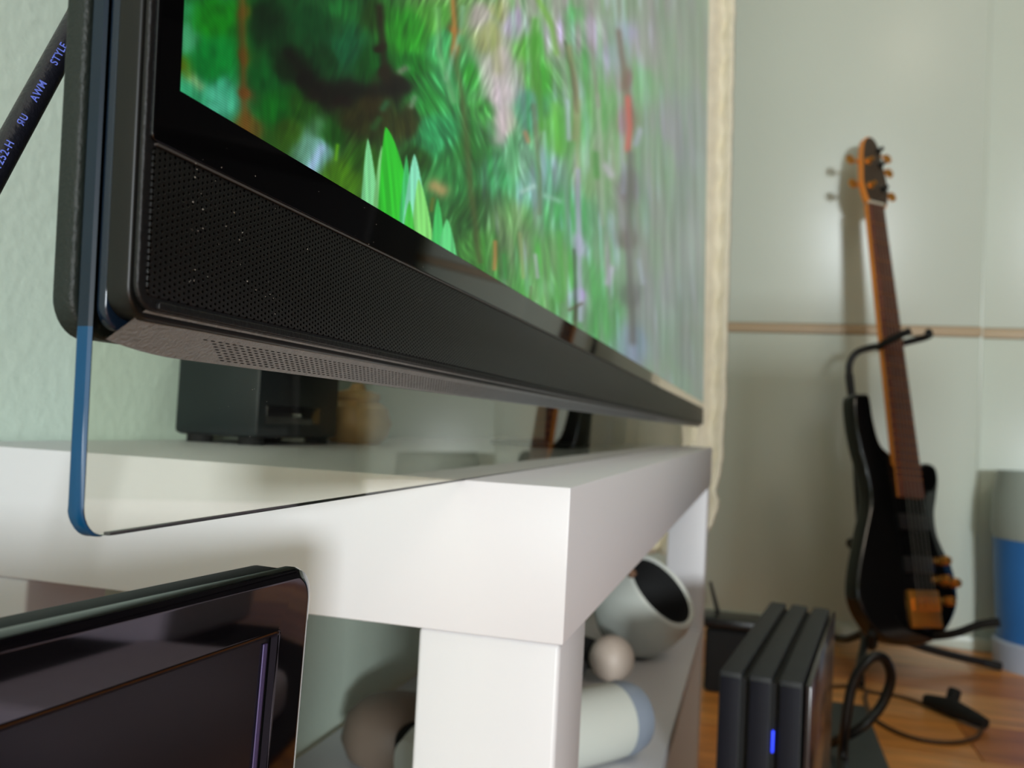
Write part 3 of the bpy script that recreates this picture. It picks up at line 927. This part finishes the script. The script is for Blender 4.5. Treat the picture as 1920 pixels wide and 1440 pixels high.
ac = empty('aim_controller', (0.36, 0.06, SH), label='white tubular controller with blue-grey end cap, lowest on the shelf by the near leg', cat='controller')
p0 = Vector((0.27, 0.140, SH + 0.029)) - ac.location
p1 = Vector((0.410, 0.034, SH + 0.029)) - ac.location
dirn = (p1 - p0).normalized()
MB = look(p0, dirn) @ Matrix.Diagonal((0.86, 0.86, 1, 1))
LEN = (p1 - p0).length
link('body', lathe_bm([(0, -0.02), (0.018, -0.018), (0.027, -0.006), (0.031, 0.02), (0.032, LEN * 0.5), (0.032, LEN - 0.012), (0.030, LEN - 0.002)], 40, MB), M_headwhite, ac)
link('end_cap', lathe_bm([(0.0322, LEN - 0.012), (0.0325, LEN - 0.002), (0.029, LEN + 0.008), (0.018, LEN + 0.014), (0, LEN + 0.016)], 40, MB), M_bluegrey, ac)
link('trigger', tube_bm([p0 + Vector((0.03, -0.01, 0.026)), p0 + Vector((0.05, -0.02, 0.046)), p0 + Vector((0.085, -0.05, 0.052)), p0 + Vector((0.115, -0.076, 0.04))], [0.008, 0.010, 0.009, 0.006], 14), M_foam, ac)

tp = empty('round_speaker', (0.335, 0.190, SH), label='taupe rounded speaker with dark cone behind the near bench leg', cat='speaker')
link('body', lathe_bm([(0, 0), (0.026, 0.0), (0.036, 0.004), (0.041, 0.016), (0.038, 0.032), (0.029, 0.041), (0.014, 0.045), (0, 0.046)], 40), M_taupe, tp)
link('cone', lathe_bm([(0.013, -0.002), (0.014, 0.002), (0.010, 0.003), (0, 0.000)], 28, look((-0.031, -0.025, 0.026), (-0.75, -0.6, 0.2))), M_foam, tp)

# ------------------------------------------------------------------ game console standing on the floor
gc = empty('game_console', (0.338, -0.066, FLOOR), (0, 0, math.radians(-7.7)), label='black three-layered game console standing upright beside the bench', cat='console')
CW, CL, CH = 0.0535, 0.275, 0.31
for k in range(3):
    y1 = CW / 2 - k * 0.0195 + 0.0015
    y0 = y1 - 0.0148
    lo, hi = (0, y0, 0.004), (CL, y1, CH)
    s = box('slab', lo, hi, M_console, gc, bev=0.0018, seg=2)
    box('front_strip', (-0.0008, y0 + 0.001, 0.006), (0.002, y1 - 0.001, CH - 0.004), M_console_front, s, bev=0.0005)
box('core', (0.006, -CW / 2 + 0.004, 0.006), (CL - 0.006, CW / 2 - 0.002, CH - 0.005), M_gap, gc)
box('side_cover', (0.001, -CW / 2 - 0.0042, 0.005), (CL - 0.001, -CW / 2 - 0.0006, CH - 0.002), M_console_side, gc, bev=0.0008)
o = box('status_light', (-0.0014, -0.0088, 0.262), (0.001, -0.0074, 0.276), M_led, gc, bev=0.0004)
tag(o, 'small glowing blue status light')
box('foot_ring', (0.06, -0.055, 0.0), (0.2, 0.055, 0.0045), M_foam, gc, bev=0.001)

# ------------------------------------------------------------------ bass guitar
Bp = Vector((1.62, -0.3916, -0.3702))
ga = Vector((0.20380857, 0.10863883, 0.97296437))
gn = Vector((-0.75629804, -0.61360648, 0.22693689))
gw = Vector((0.62167141, -0.78210274, -0.04289493))
bass = empty('bass_guitar', (0, 0, 0), label='black bass guitar with gold hardware and amber neck, resting in its stand', cat='guitar')
bass.matrix_world = frame(Bp, gw, ga, gn)
OUT = [(-0.118, 0.489), (-0.096, 0.497), (-0.074, 0.494), (-0.07, 0.445), (-0.059, 0.395), (-0.034, 0.373), (-0.028, 0.35), (0.028, 0.345), (0.034, 0.340), (0.047, 0.356), (0.069, 0.363), (0.09, 0.355),
       (0.093, 0.328), (0.081, 0.288), (0.070, 0.254), (0.070, 0.216), (0.082, 0.184), (0.099, 0.152), (0.106, 0.109), (0.098, 0.067), (0.064, 0.025), (0.018, 0.001), (-0.054, -0.006),
       (-0.113, 0.008), (-0.146, 0.04), (-0.162, 0.074), (-0.163, 0.104), (-0.152, 0.145), (-0.129, 0.207), (-0.104, 0.272), (-0.105, 0.326), (-0.116, 0.38), (-0.122, 0.435)]
bm = prism_bm(smooth_closed(OUT, 4), -0.038, 0.0, bev=0.008)
link('body', bm, mat('black_lacquer', (7, 7, 8), 0.10, coat=0.4, noise=0.1), bass, angle=60)
link('neck', prism_bm([(-0.032, 0.285), (0.034, 0.285), (0.0215, 0.944), (-0.0215, 0.944)], -0.010, 0.004, bev=0.003), M_maple, bass)
fb = link('fretboard', prism_bm([(-0.0325, 0.285), (0.0345, 0.285), (0.022, 0.944), (-0.022, 0.944)], 0.004, 0.009, bev=0.001), M_rose, bass)
for k in range(22):
    v = 0.944 - 0.864 * (1 - 2 ** (-(k + 1) / 12))
    hwid = 0.0225 + (0.944 - v) / 0.66 * 0.0115
    link('fret', tube_bm([(-hwid, v, 0.0093), (hwid, v, 0.0093)], 0.0009, 6), M_gold, fb)
link('nut', box_bm((-0.022, 0.943, 0.003), (0.022, 0.948, 0.012)), mat('bone', (225, 215, 195), 0.5, noise=0.03), bass)
# headstock tilts back
MH_ = Matrix.Translation((0.012, 0.944, 0.0)) @ Matrix.Rotation(math.radians(-4), 4, 'X') @ Matrix.Rotation(math.radians(-5), 4, 'Z')
hd = [(-0.021, 0.0), (0.021, 0.0), (0.034, 0.035), (0.036, 0.07), (0.028, 0.12), (0.022, 0.165), (0.006, 0.190), (-0.018, 0.180), (-0.030, 0.14), (-0.036, 0.09), (-0.038, 0.045)]
head = link('headstock', prism_bm(smooth_closed(hd, 3), -0.014, 0.001, MH_, bev=0.0015), M_maple, bass)
link('headstock_face', prism_bm(smooth_closed([(x * 0.92, y * 0.96 + 0.004) for x, y in hd], 3), 0.001, 0.003, MH_), mat('headstock_face', (74, 60, 48), 0.3, coat=0.4, noise=0.15, scale=20), head)
for sx_, yy in ((-1, 0.05), (-1, 0.115), (1, 0.05), (1, 0.115), (1, 0.155)):
    tm = link('tuner', lathe_bm([(0, 0.016), (0.0045, 0.0155), (0.005, 0.003), (0.009, 0.002), (0.009, 0)], 16, MH_ @ Matrix.Translation((sx_ * 0.018, yy, 0.002))), M_blk_gloss if sx_ > 0 else M_gold, head)
    bb = tube_bm([MH_ @ Vector((sx_ * 0.03, yy, -0.008)), MH_ @ Vector((sx_ * 0.052, yy, -0.010))], 0.003, 8, smooth=False)
    lathe_bm([(0, -0.003), (0.011, -0.0025), (0.012, 0), (0.011, 0.0025), (0, 0.003)], 16, MH_ @ Matrix.Translation((sx_ * 0.058, yy, -0.010)), bm=bb)
    link('tuning_key', bb, M_gold, head)
for k in range(5):
    u0, u1 = -0.024 + k * 0.012, -0.016 + k * 0.008
    link('string', tube_bm([(u0 * 0.95, 0.075, 0.014), (u1, 0.945, 0.013)], 0.0009, 6, smooth=False), M_steel, bass)
for v in (0.235, 0.150):
    link('pickup', box_bm((-0.038, v - 0.016, -0.001), (0.040, v + 0.016, 0.008), 0.003), mat('pickup_cover', (34, 32, 34), 0.35, noise=0.1), bass)
br = link('bridge', box_bm((-0.036, 0.028, -0.001), (0.044, 0.100, 0.006), 0.002), M_gold, bass)
for k in range(5):
    link('saddle', box_bm((-0.030 + k * 0.0145, 0.060, 0.006), (-0.019 + k * 0.0145, 0.086, 0.013), 0.002), M_gold, br)
for u, v in ((0.072, 0.160), (0.068, 0.122), (0.092, 0.116), (0.070, 0.080)):
    link('knob', lathe_bm([(0.010, -0.001), (0.0095, 0.013), (0.008, 0.016), (0, 0.016)], 24, Matrix.Translation((u, v, 0))), M_gold, bass)

# ------------------------------------------------------------------ guitar stand
gs = empty('guitar_stand', (1.76, -0.33, FLOOR), label='black tubular guitar stand with neck yoke, carrying the bass', cat='stand')
g0 = gs.location.copy()


def G(*p):
    return Vector(p) - g0


link('post', tube_bm([G(1.76, -0.300, -0.395), G(1.79, -0.285, -0.20), G(1.80, -0.263, 0.05), G(1.80, -0.2485, 0.165)], 0.009, 14), M_stand, gs)
link('gooseneck', tube_bm([G(1.80, -0.2485, 0.160), G(1.80, -0.249, 0.190), G(1.80, -0.262, 0.214), G(1.795, -0.290, 0.226), G(1.79, -0.318, 0.231)], 0.0075, 14), M_stand, gs)
link('yoke', tube_bm([G(1.665, -0.352, 0.250), G(1.67, -0.335, 0.242), G(1.70, -0.305, 0.225), G(1.76, -0.306, 0.222), G(1.80, -0.335, 0.232), G(1.80, -0.38, 0.245), G(1.78, -0.405, 0.253), G(1.74, -0.398, 0.257)], 0.0075, 12), M_foam, gs)
link('clamp_knob', tube_bm([G(1.79, -0.275, -0.205), G(1.775, -0.262, -0.207)], 0.012, 16, smooth=False), M_stand, gs)
link('hub', tube_bm([G(1.76, -0.302, -0.33), G(1.75, -0.302, -0.415)], 0.017, 18, smooth=False), M_stand, gs)
for nm, pts in (('leg', [G(1.75, -0.30, -0.385), G(1.83, -0.265, -0.425), G(1.93, -0.232, -0.441)]),
                ('leg', [G(1.75, -0.31, -0.385), G(1.775, -0.44, -0.418), G(1.80, -0.562, -0.439)]),
                ('leg', [G(1.75, -0.30, -0.385), G(1.64, -0.275, -0.425), G(1.53, -0.262, -0.441)])):
    L_ = link(nm, tube_bm(pts, 0.0085, 12), M_stand, gs)
    e = pts[-1]
    dv = (pts[-1] - pts[-2]).normalized()
    link('rubber_foot', tube_bm([e - dv * 0.03, e + dv * 0.006], 0.0088, 12, smooth=False), M_foam, L_)
# cradle arms under the body
for pts in ([G(1.75, -0.31, -0.37), G(1.70, -0.38, -0.375), G(1.60, -0.43, -0.345), G(1.57, -0.475, -0.315), G(1.56, -0.505, -0.305)],
            [G(1.75, -0.30, -0.37), G(1.66, -0.30, -0.388), G(1.57, -0.285, -0.378), G(1.53, -0.280, -0.345)]):
    link('cradle_arm', tube_bm(pts, 0.008, 12), M_foam, gs)

# ------------------------------------------------------------------ curtain hanging beyond the television
bm = bmesh.new()
nz_, nu_ = 150, 46
grid = []
for i in range(nz_):
    z = -0.20 + (1.98 + 0.20) * i / (nz_ - 1)
    yr = np.interp(z, [-0.20, -0.165, -0.13, -0.105, -0.085, -0.04, 0.08, 0.41, 0.80, 2.0], [0.040, 0.022, 0.010, 0.002, 0.006, 0.001, -0.002, 0.003, 0.011, 0.03])
    yr += (0.0018 * math.sin(z * 63) + 0.0012 * math.sin(z * 151 + 1)) * (1.0 if z < 0.0 else 0.3)
    row = []
    for k in range(nu_):
        s = k / (nu_ - 1)
        y = yr + s * (0.245 - yr)
        xx = 1.30 + 0.020 * math.sin(s * 22) * min(1, s * 5 + 0.2) + 0.003 * math.sin(z * 90 + s * 40)
        row.append(bm.verts.new((xx, y, z)))
    grid.append(row)
for a, c in zip(grid, grid[1:]):
    for k in range(nu_ - 1):
        bm.faces.new((a[k], a[k + 1], c[k + 1], c[k]))
cur = link('curtain', bm, M_curtain)
so = cur.modifiers.new('thick', 'SOLIDIFY')
so.thickness = 0.008
tag(cur, 'cream knobbly textile curtain hanging past the far end of the television', 'curtain')

# ------------------------------------------------------------------ floor things at the right
rt = empty('network_router', (1.40, -0.03, FLOOR), label='small black router with stub antenna on the floor behind the console', cat='router')
box('case', (-0.03, -0.045, 0.0), (0.03, 0.05, 0.115), M_foam, rt, bev=0.008)
box('lid', (-0.04, -0.055, 0.118), (0.04, 0.058, 0.135), M_stand, rt, bev=0.004)
link('antenna', tube_bm([(0.02, 0.03, 0.13), (0.02, 0.048, 0.19)], [0.004, 0.003], 10, smooth=False), M_stand, rt)
link('wire_loop', tube_bm([(-0.035, -0.030, 0.09), (-0.06, -0.044, 0.11), (-0.06, -0.058, 0.10), (-0.045, -0.050, 0.07), (-0.035, -0.036, 0.06)], 0.005, 10), mat('mauve_wire', (130, 105, 112), 0.4, noise=0.05), rt)

fp = empty('floor_box', (1.12, -0.200, FLOOR), label='flat dark grey floor box lying beside the console', cat='box')
box('base', (-0.25, -0.050, 0.0), (0.20, 0.045, 0.022), mat('slate_grey', (50, 58, 58), 0.6, noise=0.1), fp, bev=0.004)
box('lid', (-0.245, -0.047, 0.022), (0.195, 0.042, 0.028), mat('slate_grey_lid', (56, 64, 64), 0.55, noise=0.1), fp, bev=0.002)

tc_ = empty('thick_cable', (1.0, -0.19, FLOOR + 0.028), label='thick black cable rising in a loop above the grey floor box', cat='cable')
g1 = Vector(tc_.location)
pts = [Vector(p) - g1 for p in ((0.72, -0.150, -0.415), (0.86, -0.178, -0.415), (1.0, -0.184, -0.415), (1.0, -0.1855, -0.364), (1.0, -0.1936, -0.306), (1.0, -0.213, -0.272), (1.01, -0.2325, -0.272), (1.02, -0.243, -0.300), (1.02, -0.232, -0.337),
                               (1.01, -0.2088, -0.364), (1.02, -0.183, -0.388), (1.06, -0.165, -0.410), (1.16, -0.16, -0.414))]
link('sheath', tube_bm(pts, 0.0068, 14), M_stand, tc_)

lc = empty('lamp_cord', (1.45, -0.33, FLOOR), label='thin brown cord curving over the wooden floor to a black inline plug', cat='cord')
g2_ = Vector(lc.location)
fz = FLOOR + 0.0035
pts = [Vector((x, y, fz)) - g2_ for x, y in ((1.55, -0.10), (1.50, -0.19), (1.52, -0.245), (1.50, -0.28), (1.49, -0.33), (1.45, -0.375), (1.43, -0.40))]
cordm = mat('brown_cord', (84, 58, 34), 0.5, noise=0.08)
link('cord', tube_bm(pts, 0.0032, 10), cordm, lc)
pts = [Vector((x, y, fz)) - g2_ for x, y in ((1.36, -0.435), (1.30, -0.41), (1.255, -0.36), (1.262, -0.305), (1.33, -0.265), (1.44, -0.262), (1.49, -0.27))]
link('cord', tube_bm(pts, 0.0036, 10), cordm, lc)
pb = tube_bm([Vector((1.455, -0.365, FLOOR + 0.013)) - g2_, Vector((1.41, -0.40, FLOOR + 0.016)) - g2_, Vector((1.355, -0.438, FLOOR + 0.013)) - g2_], [0.010, 0.016, 0.009], 14)
tube_bm([Vector((1.43, -0.402, FLOOR + 0.024)) - g2_, Vector((1.44, -0.408, FLOOR + 0.040)) - g2_], 0.011, 12, bm=pb, smooth=False)
link('plug', pb, M_foam, lc)

bk = empty('laundry_basket', (1.862, -0.672, FLOOR), label='tall blue basket with green rim standing at the wardrobe', cat='basket')
link('body', lathe_bm([(0, 0.004), (0.088, 0.004), (0.098, 0.06), (0.110, 0.28), (0.107, 0.28), (0.095, 0.06), (0.086, 0.01), (0, 0.01)], 40), M_bluebag, bk)
link('rim', lathe_bm([(0.110, 0.275), (0.114, 0.29), (0.112, 0.36), (0.104, 0.42), (0.101, 0.42), (0.108, 0.36), (0.107, 0.29)], 40), M_greenbag, bk)
link('base_ring', lathe_bm([(0.090, 0.0), (0.102, 0.0), (0.106, 0.055), (0.100, 0.06), (0.094, 0.02)], 40), M_pale, bk)
